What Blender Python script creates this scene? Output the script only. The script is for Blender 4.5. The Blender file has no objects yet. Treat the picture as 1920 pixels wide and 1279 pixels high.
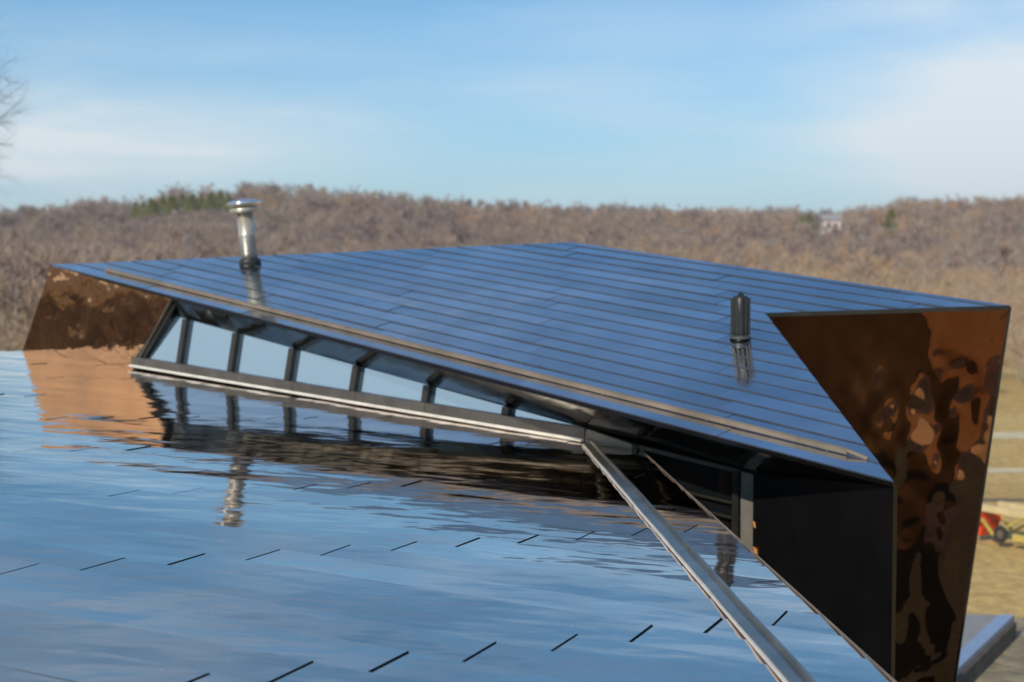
import bpy, bmesh, math, random
import numpy as np
from mathutils import Vector, Matrix
from mathutils import noise as mnoise
random.seed(7)
rng = np.random.default_rng(7)
R = math.radians
sc = bpy.context.scene
col = sc.collection

# ------------------------------------------------------------------ camera
CAMZ = 6.6
PITCH = R(2.98)
F_PX = 2680.0
cam_d = bpy.data.cameras.new('camera')
cam = bpy.data.objects.new('camera', cam_d)
col.objects.link(cam)
cam.location = (0, 0, CAMZ)
cam.rotation_euler = (R(90) - PITCH, 0, 0)
cam_d.sensor_width = 36
cam_d.lens = 36 * F_PX / 1920
cam_d.clip_end = 5000
cam_d.dof.use_dof = True
cam_d.dof.focus_distance = 6.5
cam_d.dof.aperture_fstop = 2.4
sc.camera = cam
sc.render.resolution_x = 1024
sc.render.resolution_y = 682

# ------------------------------------------------------------------ sky + sun
SUN_EL, SUN_AZ = R(34), R(213)      # azimuth clockwise from +Y (view direction): behind, to the left
w = bpy.data.worlds.new('World')
sc.world = w
w.use_nodes = True
nt = w.node_tree
N, Lk = nt.nodes, nt.links
bg = N['Background']
sky = N.new('ShaderNodeTexSky')
sky.sky_type = 'NISHITA'
sky.sun_disc = False
sky.sun_elevation = SUN_EL
sky.sun_rotation = SUN_AZ
sky.air_density = 1.0
sky.dust_density = 0.6
sky.ozone_density = 2.0
tc = N.new('ShaderNodeTexCoord')
sep = N.new('ShaderNodeSeparateXYZ')
Lk.new(tc.outputs['Generated'], sep.inputs[0])


def wmath(op, a, b=None, clamp=False):
    m = N.new('ShaderNodeMath')
    m.operation = op
    m.use_clamp = clamp
    for i, s in enumerate((a, b)):
        if s is None:
            continue
        if isinstance(s, (int, float)):
            m.inputs[i].default_value = s
        else:
            Lk.new(s, m.inputs[i])
    return m.outputs[0]


def wcloud(scale, stretch, rot, lo, hi, off, detail=5):
    mp = N.new('ShaderNodeMapping')
    mp.inputs['Location'].default_value = off
    mp.inputs['Rotation'].default_value = rot
    mp.inputs['Scale'].default_value = stretch
    Lk.new(tc.outputs['Generated'], mp.inputs[0])
    nz = N.new('ShaderNodeTexNoise')
    nz.inputs['Scale'].default_value = scale
    nz.inputs['Detail'].default_value = detail
    nz.inputs['Roughness'].default_value = 0.55
    nz.inputs['Distortion'].default_value = 0.3
    Lk.new(mp.outputs[0], nz.inputs[0])
    r = N.new('ShaderNodeMapRange')
    r.interpolation_type = 'SMOOTHSTEP'
    r.inputs[1].default_value = lo
    r.inputs[2].default_value = hi
    Lk.new(nz.outputs[0], r.inputs[0])
    return r.outputs[0]


def wlobe(d, width):
    """a soft patch of cloud cover, also of added glow, round one compass direction"""
    v = N.new('ShaderNodeVectorMath')
    v.operation = 'SUBTRACT'
    Lk.new(tc.outputs['Generated'], v.inputs[0])
    v.inputs[1].default_value = d
    s = N.new('ShaderNodeVectorMath')
    s.operation = 'MULTIPLY'
    Lk.new(v.outputs[0], s.inputs[0])
    s.inputs[1].default_value = (1 / width[0], 1 / width[1], 1 / width[2])
    ln = N.new('ShaderNodeVectorMath')
    ln.operation = 'LENGTH'
    Lk.new(s.outputs[0], ln.inputs[0])
    r = N.new('ShaderNodeMapRange')
    r.interpolation_type = 'SMOOTHSTEP'
    r.inputs[1].default_value = 1.0
    r.inputs[2].default_value = 0.0
    Lk.new(ln.outputs['Value'], r.inputs[0])
    return r.outputs[0]


wisps = wcloud(3.0, (1.0, 1.0, 6.0), (0, R(7), R(10)), 0.42, 0.72, (3.1, 0.4, 1.7))
wisps2 = wcloud(1.6, (1.0, 1.0, 7.0), (0, R(10), 0), 0.45, 0.7, (0.3, 5.4, 0.2), 4)
horizon = wmath('SUBTRACT', 1.0, wmath('MULTIPLY', wmath('ABSOLUTE', sep.outputs[2]), 4.3), True)
horizon = wmath('POWER', horizon, 1.4)
bank = wlobe((0.34, 0.94, 0.11), (0.21, 0.7, 0.17))
bank_tex = wcloud(4.0, (1.0, 1.0, 3.0), (0, R(-20), 0), 0.2, 0.75, (7.3, 0, 0), 4)
streak = wlobe((-0.24, 0.97, 0.085), (0.23, 0.7, 0.05))
cover = wmath('MULTIPLY', wisps, 0.17)
cover = wmath('ADD', cover, wmath('MULTIPLY', wisps2, 0.07))
cover = wmath('ADD', cover, wmath('MULTIPLY', horizon, 0.58))
cover = wmath('ADD', cover, wmath('MULTIPLY', wmath('MULTIPLY', bank, bank_tex), 0.8))
cover = wmath('ADD', cover, wmath('MULTIPLY', wmath('MULTIPLY', streak, 0.8), wmath('ADD', wisps, 0.45)))
cover = wmath('MINIMUM', wmath('ADD', cover, 0.075), 0.9)
tint = N.new('ShaderNodeMix')
tint.data_type = 'RGBA'
tint.blend_type = 'MULTIPLY'
tint.inputs[0].default_value = 1.0
Lk.new(sky.outputs[0], tint.inputs[6])
tint.inputs[7].default_value = (0.25, 0.71, 0.97, 1)
mix = N.new('ShaderNodeMix')
mix.data_type = 'RGBA'
Lk.new(cover, mix.inputs[0])
Lk.new(tint.outputs[2], mix.inputs[6])
mix.inputs[7].default_value = (6.6, 7.0, 7.15, 1)
# warm glow added low in the west sky to tint the left facet's reflections
glow = wlobe((-0.97, 0.05, 0.06), (0.75, 1.1, 0.42))
mix2 = N.new('ShaderNodeMix')
mix2.data_type = 'RGBA'
Lk.new(wmath('MULTIPLY', glow, 0.75), mix2.inputs[0])
Lk.new(mix.outputs[2], mix2.inputs[6])
mix2.inputs[7].default_value = (10.5, 8.6, 6.8, 1)
Lk.new(mix2.outputs[2], bg.inputs[0])
bg.inputs[1].default_value = 0.11

sun_d = bpy.data.lights.new('sun', 'SUN')
sun_d.energy = 3.4
sun_d.angle = R(0.5)
sun_d.color = (1.0, 0.89, 0.74)
sun = bpy.data.objects.new('sun', sun_d)
col.objects.link(sun)
sdir = Vector((math.sin(SUN_AZ) * math.cos(SUN_EL), math.cos(SUN_AZ) * math.cos(SUN_EL), math.sin(SUN_EL)))
sun.rotation_euler = sdir.to_track_quat('Z', 'Y').to_euler()
sc.view_settings.view_transform = 'Standard'
sc.view_settings.look = 'None'
sc.view_settings.exposure = 0.25
sc.view_settings.gamma = 1

# ------------------------------------------------------------------ geometry of the place
# one unit = one shingle course = 0.3 m; survey frame: x right, y down, z ahead of the photographer
S = 0.3
cp, sp = math.cos(PITCH), math.sin(PITCH)


def W(p):
    x, y, z = p
    return Vector((x * S, (z * cp - y * sp) * S, CAMZ + (-y * cp - z * sp) * S))


def WD(d):
    x, y, z = d
    return Vector((x, z * cp - y * sp, -y * cp - z * sp))


def ray(px, py):
    return np.array([(px - 960) / F_PX, (py - 639.5) / F_PX, 1.0])


def hit(px, py, P0, n):
    d = ray(px, py)
    return d * (np.dot(n, P0) / np.dot(n, d))


def unit(v):
    v = np.array(v, float)
    return v / np.linalg.norm(v)


UPC = np.array([0, -cp, -sp])                     # world up in the survey frame
nA = np.array([0.06359, -0.99700, -0.04402])      # near roof
uA = np.array([0.39008, -0.01577, 0.92065])
vA = np.array([0.91879, 0.07571, -0.38741])
A0 = np.array([-6.79988, 3.06059, 18.53602])
LEN = 6.799
nB = unit([-0.121176, -0.945616, -0.301873])      # far roof
eB = np.array([0.66333, 0.14910, -0.73332])
jB = np.array([0.73845, -0.28910, 0.60919])
LB = np.array([-18.74, -3.088, 58.07])


def onA(x, y):
    return hit(x, y, A0, nA)


def onB(x, y):
    return hit(x, y, LB, nB)


def onE(px):
    """point of the far roof's lower edge seen at column px"""
    k = (px - 960) / F_PX
    t = (k * LB[2] - LB[0]) / (eB[0] - k * eB[2])
    return LB + eB * t


# ------------------------------------------------------------------ helpers
def new_mat(name):
    m = bpy.data.materials.new(name)
    m.use_nodes = True
    return m, m.node_tree.nodes, m.node_tree.links, m.node_tree.nodes['Principled BSDF']


def noise_node(n, l, scale, detail=4, rough=0.55, stretch=None, coord='Object', dist=0.0, rot=None):
    t = n.new('ShaderNodeTexCoord')
    z = n.new('ShaderNodeTexNoise')
    z.inputs['Scale'].default_value = scale
    z.inputs['Detail'].default_value = detail
    z.inputs['Roughness'].default_value = rough
    z.inputs['Distortion'].default_value = dist
    m = n.new('ShaderNodeMapping')
    if stretch:
        m.inputs['Scale'].default_value = stretch
    if rot:
        m.inputs['Rotation'].default_value = rot
    l.new(t.outputs[coord], m.inputs[0])
    l.new(m.outputs[0], z.inputs[0])
    return z


def ramp_node(n, l, fac, stops):
    r = n.new('ShaderNodeValToRGB')
    e = r.color_ramp.elements
    while len(e) < len(stops):
        e.new(0.5)
    for i, (p, c) in enumerate(stops):
        e[i].position = p
        e[i].color = (*c, 1)
    l.new(fac, r.inputs[0])
    return r


def add_bump(n, l, b, srcs):
    """srcs: list of (socket, distance in metres)"""
    prev = None
    for s, d in srcs:
        k = n.new('ShaderNodeBump')
        k.inputs['Strength'].default_value = 1.0
        k.inputs['Distance'].default_value = d
        l.new(s, k.inputs['Height'])
        if prev:
            l.new(prev.outputs[0], k.inputs['Normal'])
        prev = k
    l.new(prev.outputs[0], b.inputs['Normal'])


def simple(name, color, rough=0.5, metal=0.0, var=0.15, scale=8, bump=0.0, stretch=None, ior=1.5):
    m, n, l, b = new_mat(name)
    z = noise_node(n, l, scale, 5, 0.6, stretch)
    lo = tuple(c * (1 - var) for c in color)
    hi = tuple(min(1, c * (1 + var)) for c in color)
    r = ramp_node(n, l, z.outputs[0], [(0.3, lo), (0.7, hi)])
    l.new(r.outputs[0], b.inputs['Base Color'])
    b.inputs['Roughness'].default_value = rough
    b.inputs['Metallic'].default_value = metal
    b.inputs['IOR'].default_value = ior
    if bump:
        add_bump(n, l, b, [(z.outputs[0], bump)])
    return m


def shingle_mat(name, base, wave, ior, rough, frame):
    """dark photovoltaic glass; the faint waviness follows the courses"""
    m, n, l, b = new_mat(name)
    z = noise_node(n, l, 1.3, 3, 0.5)
    r = ramp_node(n, l, z.outputs[0], [(0.3, tuple(c * 0.85 for c in base)), (0.7, tuple(c * 1.15 for c in base))])
    at = n.new('ShaderNodeAttribute')
    at.attribute_name = 'tone'
    tm_ = n.new('ShaderNodeMix')
    tm_.data_type = 'RGBA'
    tm_.blend_type = 'MULTIPLY'
    tm_.inputs[0].default_value = 1
    l.new(r.outputs[0], tm_.inputs[6])
    cmb = n.new('ShaderNodeCombineColor')
    for k_ in range(3):
        l.new(at.outputs['Fac'], cmb.inputs[k_])
    l.new(cmb.outputs[0], tm_.inputs[7])
    sp_ = noise_node(n, l, 38, 2, 0.5)
    sr = ramp_node(n, l, sp_.outputs[0], [(0.73, (0, 0, 0)), (0.77, (1, 1, 1))])
    dm = n.new('ShaderNodeMix')
    dm.data_type = 'RGBA'
    l.new(sr.outputs[0], dm.inputs[0])
    l.new(tm_.outputs[2], dm.inputs[6])
    dm.inputs[7].default_value = (0.75, 0.75, 0.74, 1)
    l.new(dm.outputs[2], b.inputs['Base Color'])
    b.inputs['IOR'].default_value = ior
    b.inputs['Metallic'].default_value = frame
    sm = noise_node(n, l, 2.2, 5, 0.65)
    rr = n.new('ShaderNodeMapRange')
    rr.inputs[1].default_value = 0.35
    rr.inputs[2].default_value = 0.8
    rr.inputs[3].default_value = rough
    rr.inputs[4].default_value = rough * 4
    l.new(sm.outputs[0], rr.inputs[0])
    l.new(rr.outputs[0], b.inputs['Roughness'])
    w1 = noise_node(n, l, 1.0, 2, 0.45, (1.4, 2.2, 1.0), rot=(0, 0, R(22)))
    w2 = noise_node(n, l, 4.2, 2, 0.5, (0.8, 1.9, 1.0), rot=(0, 0, R(22)))
    w3 = noise_node(n, l, 11.0, 1, 0.4, (0.7, 1.8, 1.0), rot=(0, 0, R(22)))
    add_bump(n, l, b, [(w1.outputs[0], wave), (w2.outputs[0], wave * 0.11), (w3.outputs[0], wave * 0.012)])
    return m


def mirror_bronze(name, color, rough, waves, spots=False):
    m, n, l, b = new_mat(name)
    z = noise_node(n, l, 0.9, 4, 0.6, (1, 1, 0.5))
    r = ramp_node(n, l, z.outputs[0], [(0.3, tuple(c * 0.8 for c in color)), (0.72, tuple(min(1, c * 1.2) for c in color))])
    l.new(r.outputs[0], b.inputs['Base Color'])
    b.inputs['Metallic'].default_value = 1.0
    sm = noise_node(n, l, 6, 6, 0.7)
    rr = n.new('ShaderNodeMapRange')
    rr.inputs[1].default_value = 0.45
    rr.inputs[2].default_value = 0.8
    rr.inputs[3].default_value = rough
    rr.inputs[4].default_value = rough * 3
    l.new(sm.outputs[0], rr.inputs[0])
    l.new(rr.outputs[0], b.inputs['Roughness'])
    add_bump(n, l, b, [(noise_node(n, l, s, 2, 0.4, st, dist=ds).outputs[0], d) for s, st, d, ds in waves])
    return m


M = {}
M['shingleA'] = shingle_mat('solar_shingle_near', (0.66, 0.53, 0.45), 0.0095, 2.0, 0.02, 1.0)
M['shingleB'] = shingle_mat('solar_shingle_far', (0.58, 0.62, 0.68), 0.0022, 1.95, 0.06, 1.0)
M['bronze'] = mirror_bronze('bronze_mirror_steel', (0.62, 0.37, 0.20), 0.03,
                            [(1.1, (1, 1, 1), 0.03, 0.6), (3.4, (1, 1, 1.3), 0.007, 0.3)])
M['bronzeC'] = mirror_bronze('bronze_mirror_steel_buckled', (0.39, 0.22, 0.165), 0.03,
                             [(0.75, (1, 1, 1), 0.03, 0.8), (2.0, (1, 1, 1.2), 0.012, 0.6)])
M['bronzeW'] = mirror_bronze('weathered_bronze_steel', (0.52, 0.34, 0.22), 0.14, [(0.9, (1, 1, 1), 0.02, 0.5)])
M['basewall'] = simple('brown_base_cladding', (0.34, 0.21, 0.14), 0.55, 0.0, 0.35, 1.5)
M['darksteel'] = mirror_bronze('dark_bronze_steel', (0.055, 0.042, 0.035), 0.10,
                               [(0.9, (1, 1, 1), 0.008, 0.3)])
M['soffit'] = mirror_bronze('soffit_steel', (0.31, 0.295, 0.24), 0.07,
                            [(1.6, (1, 1, 1), 0.006, 0.5), (6, (1, 1, 1), 0.0008, 0.3)])
M['black'] = simple('black_finish', (0.006, 0.006, 0.007), 0.22, 0.0, 0.3, 3)  # near-black; on the side wall it stands in for dark reflections
M['under'] = simple('roof_membrane', (0.03, 0.027, 0.023), 0.7, 0.0, 0.4, 9)
M['edgeB'] = simple('shingle_edge', (0.035, 0.045, 0.065), 0.6, 0, 0.3, 5)
M['frame'] = simple('window_frame_metal', (0.045, 0.045, 0.04), 0.38, 0.6, 0.25, 5)
M['sill'] = simple('sill_zinc', (0.12, 0.115, 0.105), 0.42, 0.7, 0.25, 4)
M['flash'] = simple('flashing_steel', (0.72, 0.69, 0.63), 0.45, 0.3, 0.15, 6, 0.0006)
M['strip'] = simple('valley_steel', (0.27, 0.25, 0.22), 0.3, 0.9, 0.35, 3, 0.002, (1, 1, 1))
M['rail'] = simple('rail_metal', (0.19, 0.15, 0.11), 0.6, 0.1, 0.3, 3)
M['pipe'] = simple('galvanised_pipe', (0.46, 0.42, 0.34), 0.32, 0.6, 0.35, 5, 0.002, (1, 1, 0.5))
M['blackpipe'] = simple('black_vent', (0.018, 0.018, 0.018), 0.42, 0.1, 0.4, 9)
M['concrete'] = simple('weathered_fascia', (0.17, 0.16, 0.14), 0.6, 0.3, 0.2, 6)
# glazing that mirrors the sky
m, n, l, b = new_mat('glazing')
b.inputs['Base Color'].default_value = (0.31, 0.48, 0.66, 1)
b.inputs['Metallic'].default_value = 0.9
b.inputs['Roughness'].default_value = 0.03
add_bump(n, l, b, [(noise_node(n, l, 1.2, 2).outputs[0], 0.003)])
M['glass'] = m
m, n, l, b = new_mat('dark_glazing')
b.inputs['Base Color'].default_value = (0.006, 0.008, 0.010, 1)
b.inputs['Roughness'].default_value = 0.04
b.inputs['IOR'].default_value = 1.6
M['darkglass'] = m


def link(name, me, mat, parent=None):
    o = bpy.data.objects.new(name, me)
    if mat:
        me.materials.append(mat)
    col.objects.link(o)
    if parent is not None:
        o.parent = parent
        o.matrix_parent_inverse = parent.matrix_basis.inverted()
    return o


def mesh_from(name, verts, faces, mat, parent=None, smooth=False, bevel=0):
    me = bpy.data.meshes.new(name)
    me.from_pydata([tuple(v) for v in verts], [], faces)
    me.update()
    bm = bmesh.new()
    bm.from_mesh(me)
    bmesh.ops.recalc_face_normals(bm, faces=bm.faces)
    bm.to_mesh(me)
    bm.free()
    if smooth:
        for p in me.polygons:
            p.use_smooth = True
    return link(name, me, mat, parent)


def tag(o, label=None, cat=None, group=None, kind=None):
    if label:
        o['label'] = label
    if cat:
        o['category'] = cat
    if group:
        o['group'] = group
    if kind:
        o['kind'] = kind
    return o


def empty(name, loc):
    o = bpy.data.objects.new(name, None)
    o.location = loc
    col.objects.link(o)
    return o


class MB:
    def __init__(s):
        s.v, s.f = [], []

    def add(s, vs, fs):
        k = len(s.v)
        s.v += [Vector(v) for v in vs]
        s.f += [tuple(i + k for i in f) for f in fs]

    def slab(s, poly, off):
        """closed plate: polygon plus the same polygon moved by off"""
        n = len(poly)
        a = [Vector(p) for p in poly]
        bq = [p + Vector(off) for p in a]
        s.add(a + bq, [tuple(range(n)), tuple(range(2 * n - 1, n - 1, -1))] +
              [(i, (i + 1) % n, n + (i + 1) % n, n + i) for i in range(n)])

    def bar(s, a, b, up, w, h):
        """rectangular bar a->b, width w across, height h along up (centred across, rising from a/b)"""
        a, b, up = Vector(a), Vector(b), Vector(up).normalized()
        d = (b - a).normalized()
        side = d.cross(up).normalized() * (w / 2)
        up = side.cross(d).normalized() * h
        if up.dot(Vector(up)) == 0:
            return
        s.slab([a - side, a + side, b + side, b - side], up)

    def tube(s, a, b, r0, r1=None, seg=16, caps=True):
        a, b = Vector(a), Vector(b)
        r1 = r0 if r1 is None else r1
        d = (b - a).normalized()
        x = d.orthogonal().normalized()
        y = d.cross(x)
        vs = []
        for c, r in ((a, r0), (b, r1)):
            for i in range(seg):
                t = 2 * math.pi * i / seg
                vs.append(c + (x * math.cos(t) + y * math.sin(t)) * r)
        fs = [(i, (i + 1) % seg, seg + (i + 1) % seg, seg + i) for i in range(seg)]
        if caps:
            fs += [tuple(range(seg - 1, -1, -1)), tuple(range(seg, 2 * seg))]
        s.add(vs, fs)

    def lathe(s, base, axis, prof, seg=28):
        base, axis = Vector(base), Vector(axis).normalized()
        x = axis.orthogonal().normalized()
        y = axis.cross(x)
        vs, fs = [], []
        for r, h in prof:
            for i in range(seg):
                t = 2 * math.pi * i / seg
                vs.append(base + axis * h + (x * math.cos(t) + y * math.sin(t)) * r)
        for k in range(len(prof) - 1):
            fs += [(k * seg + i, k * seg + (i + 1) % seg, (k + 1) * seg + (i + 1) % seg, (k + 1) * seg + i) for i in range(seg)]
        fs.append(tuple(range(seg - 1, -1, -1)))
        fs.append(tuple((len(prof) - 1) * seg + i for i in range(seg)))
        s.add(vs, fs)

    def build(s, name, mat, parent=None, smooth=False):
        o = mesh_from(name, s.v, s.f, mat, parent, smooth)
        if smooth:
            for p in o.data.polygons:
                p.use_smooth = len(p.vertices) <= 4
        return o


# ------------------------------------------------------------------ the house
house = empty('faceted_house', (1.0, 8.0, 0.0))
tag(house, 'angular bronze and black steel house with two glossy blue solar shingle roofs', 'house')


def to2(P, P0, a, b_):
    d = P - P0
    return (float(np.dot(d, a)), float(np.dot(d, b_)))


def clip(poly, conv):
    """clip 2-D polygon by convex 2-D polygon (either winding)"""
    area = sum(conv[i][0] * conv[(i + 1) % len(conv)][1] - conv[(i + 1) % len(conv)][0] * conv[i][1] for i in range(len(conv)))
    c = conv if area > 0 else conv[::-1]
    out = poly
    for i in range(len(c)):
        ax, ay = c[i]
        bx, by = c[(i + 1) % len(c)]
        inp, out = out, []
        if not inp:
            return []

        def side(p):
            return (bx - ax) * (p[1] - ay) - (by - ay) * (p[0] - ax)
        for j in range(len(inp)):
            p, q = inp[j], inp[(j + 1) % len(inp)]
            sp_, sq = side(p), side(q)
            if sp_ >= 0:
                out.append(p)
            if (sp_ >= 0) != (sq >= 0):
                t = sp_ / (sp_ - sq)
                out.append((p[0] + (q[0] - p[0]) * t, p[1] + (q[1] - p[1]) * t))
    return out


def shingled(name, P0, a, b_, n, regions, step, length, gap, lift, mat, tilt, seed, stagger0=0.0, parent=house, bevel=0.0, edge='under'):
    """courses run along b_; a = across the courses (downhill); every shingle is its own thin plate"""
    rr = random.Random(seed)
    vs, fs, tops, tone = [], [], [], []
    pts = [p for r_ in regions for p in r_]
    k0, k1 = math.floor(min(p[0] for p in pts)) - 1, math.ceil(max(p[0] for p in pts)) + 1
    b0, b1 = min(p[1] for p in pts), max(p[1] for p in pts)
    for k in range(k0, k1):
        off = (k * step + stagger0) % length
        j = math.floor((b0 - off) / length) - 1
        ct = rr.uniform(-1, 1) * tilt
        while off + j * length < b1:
            s0 = off + j * length
            j += 1
            ta, tb = rr.uniform(-1, 1) * tilt * 0.45 + ct, rr.uniform(-1, 1) * tilt * 0.8
            x0, x1 = k, k + 1.0
            tn = rr.uniform(0.84, 1.12)
            rect = [(x0, s0 + gap / 2), (x1, s0 + gap / 2), (x1, s0 + length - gap / 2), (x0, s0 + length - gap / 2)]
            parts_ = [(rect, 0)]
            if bevel:
                xm = x1 - bevel
                parts_ = [([(x0, rect[0][1]), (xm, rect[0][1]), (xm, rect[2][1]), (x0, rect[2][1])], 0),
                          ([(xm, rect[0][1]), (x1, rect[0][1]), (x1, rect[2][1]), (xm, rect[2][1])], 1)]
            for rg, (rc_, bv) in [(a_, b__) for a_ in regions for b__ in parts_]:
                pg = clip(rc_, rg)
                if len(pg) < 3:
                    continue
                base = len(vs)
                m_ = len(pg)
                tone += [tn] * (2 * m_)
                for (x, y) in pg:
                    h = lift[0] + (lift[1] - lift[0]) * (x - x0) + ta * (x - x0 - 0.5) + tb * (y - s0 - length / 2) * 0.45
                    if bv:
                        h -= (x - xm) * 0.28
                    vs.append(W(P0 + a * x + b_ * y + n * h))
                for (x, y) in pg:
                    vs.append(W(P0 + a * x + b_ * y - n * 0.012))
                fs.append(tuple(range(base, base + m_)))
                tops.append(True)
                for i in range(m_):
                    fs.append((base + i, base + m_ + i, base + m_ + (i + 1) % m_, base + (i + 1) % m_))
                    tops.append(False)
    me = bpy.data.meshes.new(name)
    me.from_pydata([tuple(v) for v in vs], [], fs)
    me.update()
    me.attributes.new('tone', 'FLOAT', 'POINT').data.foreach_set('value', tone)
    o = link(name, me, mat, parent)
    me.materials.append(M[edge])                # the cut edges of the shingles
    k = 0
    for p, top in zip(me.polygons, tops):
        p.material_index = 0 if top else 1
    return o


# corner points (survey frame)
bl0, bl1 = onA(42, 658), onA(1105, 830)
eBase = unit(bl1 - bl0)
_k = (255 - 960) / F_PX
F_right = bl0 + eBase * ((_k * bl0[2] - bl0[0]) / (eBase[0] - _k * eBase[2]))
edge_dir = unit(onA(1673, 1279) - onA(1190, 835))
_q = np.linalg.lstsq(np.stack([eBase, -edge_dir], 1), onA(1673, 1279) - bl1, rcond=None)[0]
corner = bl1 + eBase * _q[0]
near_r = corner + edge_dir * 40.0
far_dir = unit(onA(0, 660) - bl0)
far_l = bl0 + far_dir * ((9.0 / S - abs(bl0[0])) / abs(far_dir[0]))
near_l = np.array([-4.6 / S, 3.0, 2.0 / S])
polyA = [bl0, corner, near_r, near_l]
# keep every corner in the roof plane
polyA = [p - nA * np.dot(nA, p - A0) for p in polyA]
far_l = far_l - nA * np.dot(nA, far_l - A0)
polyA = polyA + [far_l]
print('polyA', [tuple(round(c, 1) for c in W(p)) for p in polyA])
A2 = [to2(p, A0, uA, vA) for p in polyA]
roofA = shingled('roof', A0, uA, vA, nA, [A2], 0.095 * LEN, LEN, 0.045, (0.004, 0.022), M['shingleA'], 0.0095, 3, bevel=0.035)
roofA['label'] = 'near roof of wet-looking dark solar shingles'
mb = MB()
mb.slab([W(p - nA * 0.02) for p in polyA], WD(-nA) * 0.12)
mb.build('roof_deck', M['under'], house)
# outer walls under the near roof: mirror panels above a matte brown base
BASE_Z = 1.9
up_, lo_ = MB(), MB()
for i in range(len(polyA)):
    p, q = W(polyA[i] - nA * 0.4), W(polyA[(i + 1) % len(polyA)] - nA * 0.4)
    up_.add([p, q, (q.x, q.y, BASE_Z), (p.x, p.y, BASE_Z)], [(0, 1, 2, 3)])
    lo_.add([(p.x, p.y, BASE_Z), (q.x, q.y, BASE_Z), (q.x, q.y, 0), (p.x, p.y, 0)], [(0, 1, 2, 3)])
up_.build('wall', M['bronzeW'], house)
lo_.build('base_wall', M['basewall'], house)
# slim metal edge along the open side of the near roof
mb = MB()
a_, b_ = W(corner + nA * 0.02), W(near_r + nA * 0.02)
mb.bar(a_, b_, WD(nA), 0.008, 0.006)
mb.build('roof_edge', M['rail'], house)

# far roof
Lp, Tp, Rp, P1, P5 = LB, onB(1070, 455), onB(1894, 574), onB(1435, 588), onE(1675)
WB = 0.645                                       # courses of the far roof are narrower


def to2b(p):
    x, y = to2(p, LB, jB, eB)
    return (x / WB, y)


B2 = [to2b(p) for p in (Lp, Tp, P1, P5)]
B3 = [to2b(p) for p in (Tp, Rp, P1)]
jn = onB(1348.5, 817)
jx, jy = to2b(jn)
roofB = shingled('roof', LB, jB * WB, eB, nB, [B2, B3], -0.55, LEN, 0.018, (0.027, 0.004), M['shingleB'], 0.006, 11, edge='edgeB',
                 stagger0=jy + 0.55 * math.floor(jx))
roofB['label'] = 'tilted far roof of blue solar shingles in long courses'
mb = MB()
mb.slab([W(p - nB * 0.02) for p in (Lp, Tp, Rp, P1, P5)], WD(-nB) * 0.03)
mb.build('roof_deck', M['black'], house)


# window wall plane: through the base line, leaning back
nG = unit(np.cross(eBase, UPC))
if nG[2] > 0:
    nG = -nG                                       # towards the viewer
lean = R(7.0)
back = -nG
nGl = unit(nG * math.cos(lean) + UPC * math.sin(lean))
# make sure it still holds the base line
nGl = unit(nGl - eBase * np.dot(nGl, eBase))


def onG(x, y, off=0.0):
    return hit(x, y, F_right + nGl * off, nGl)


E325 = onE(325)
g0, g1, g2 = onG(319, 590), onG(1087, 800), onG(1425, 890)
g0b = onG(255, 690)
# overhanging brown facet at the left
mb = MB()
nF = unit(np.cross(eBase, UPC))
if nF[2] > 0:
    nF = -nF
E325p = hit(325, 562, bl0, nF)
Lf = hit(96, 498, bl0, nF)
print('facet', E325, E325p, 'normal', WD(nF))
mb.slab([W(p) for p in (Lf, bl0, F_right, E325p)], (0.0, 0.05, 0.0))
fac = mb.build('wall', M['bronze'], house)
fac['label'] = 'overhanging mirror bronze end facet'
# soffit under the far roof
mb = MB()
NS = 24
vs, fs = [], []
for i in range(NS + 1):
    t = i / NS
    vs += [W(E325p * (1 - t) + (P5 - nB * 0.06) * t - nB * 0.02 * (1 - t)), W(g0 * (1 - t) + g2 * t)]
vs.append(W(P5 - nB * 0.5))
for i in range(NS):
    fs.append((2 * i, 2 * i + 1, 2 * i + 3, 2 * i + 2))
mesh_from('soffit', vs[:-1], fs, M['soffit'], house)
# fascia
mb = MB()
f0, f1 = onE(95.0), P5
mb.bar(W(f0 - nB * 0.09), W(f1 - nB * 0.09), WD(nB), 0.012, 0.026)
mb.build('fascia', M['black'], house)

# windows of the clerestory, each bay one window (pane + frame)
bays_b = [255, 338, 434, 541, 663, 799, 949, 1092]
bays_t = [325, 353, 447, 553, 673, 806, 955, 1087]


def top_at(px):
    # top line of the glazing in the wall plane
    t = (px - 319) / (1087 - 319)
    return onG(px, 590 + 210 * t)


def base_at(px):
    k = (px - 40) / (1105 - 40)
    return onG(px, 657 + 173 * k - 7)


for i in range(7):
    b0_, b1_ = base_at(bays_b[i]), base_at(bays_b[i + 1])
    t0_, t1_ = top_at(bays_t[i]), top_at(bays_t[i + 1])
    mb = MB()
    tl = (-.03, .02, -.015, .03, -.02, .015, 0)[i]
    mb.slab([W(p) for p in (b0_, b1_ + nGl * tl, t1_ + nGl * tl, t0_)], WD(-nGl) * 0.02)
    fr = MB()
    wdt = 0.075
    fr.bar(W(b0_ + nGl * 0.0), W(t0_ + nGl * 0.0), WD(nGl), wdt, 0.05)
    fo = fr.build('window', M['frame'], house)
    mb.build('pane', M['glass'], fo)
# sloping head rail and corner post beside the bronze facet
mb = MB()
mb.bar(W(F_right + nGl * 0.02 + eBase * .12), W(E325p + eBase * .12 - nGl * .1), WD(nGl), 0.06, 0.02)
po = mb.build('corner_post', M['frame'], house)
mb = MB()
mb.bar(W(F_right + nGl * 0.03 - eBase * .0), W(E325p - eBase * .0), WD(nGl), 0.02, 0.03)
mb.build('trim', M['sill'], po)
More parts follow.
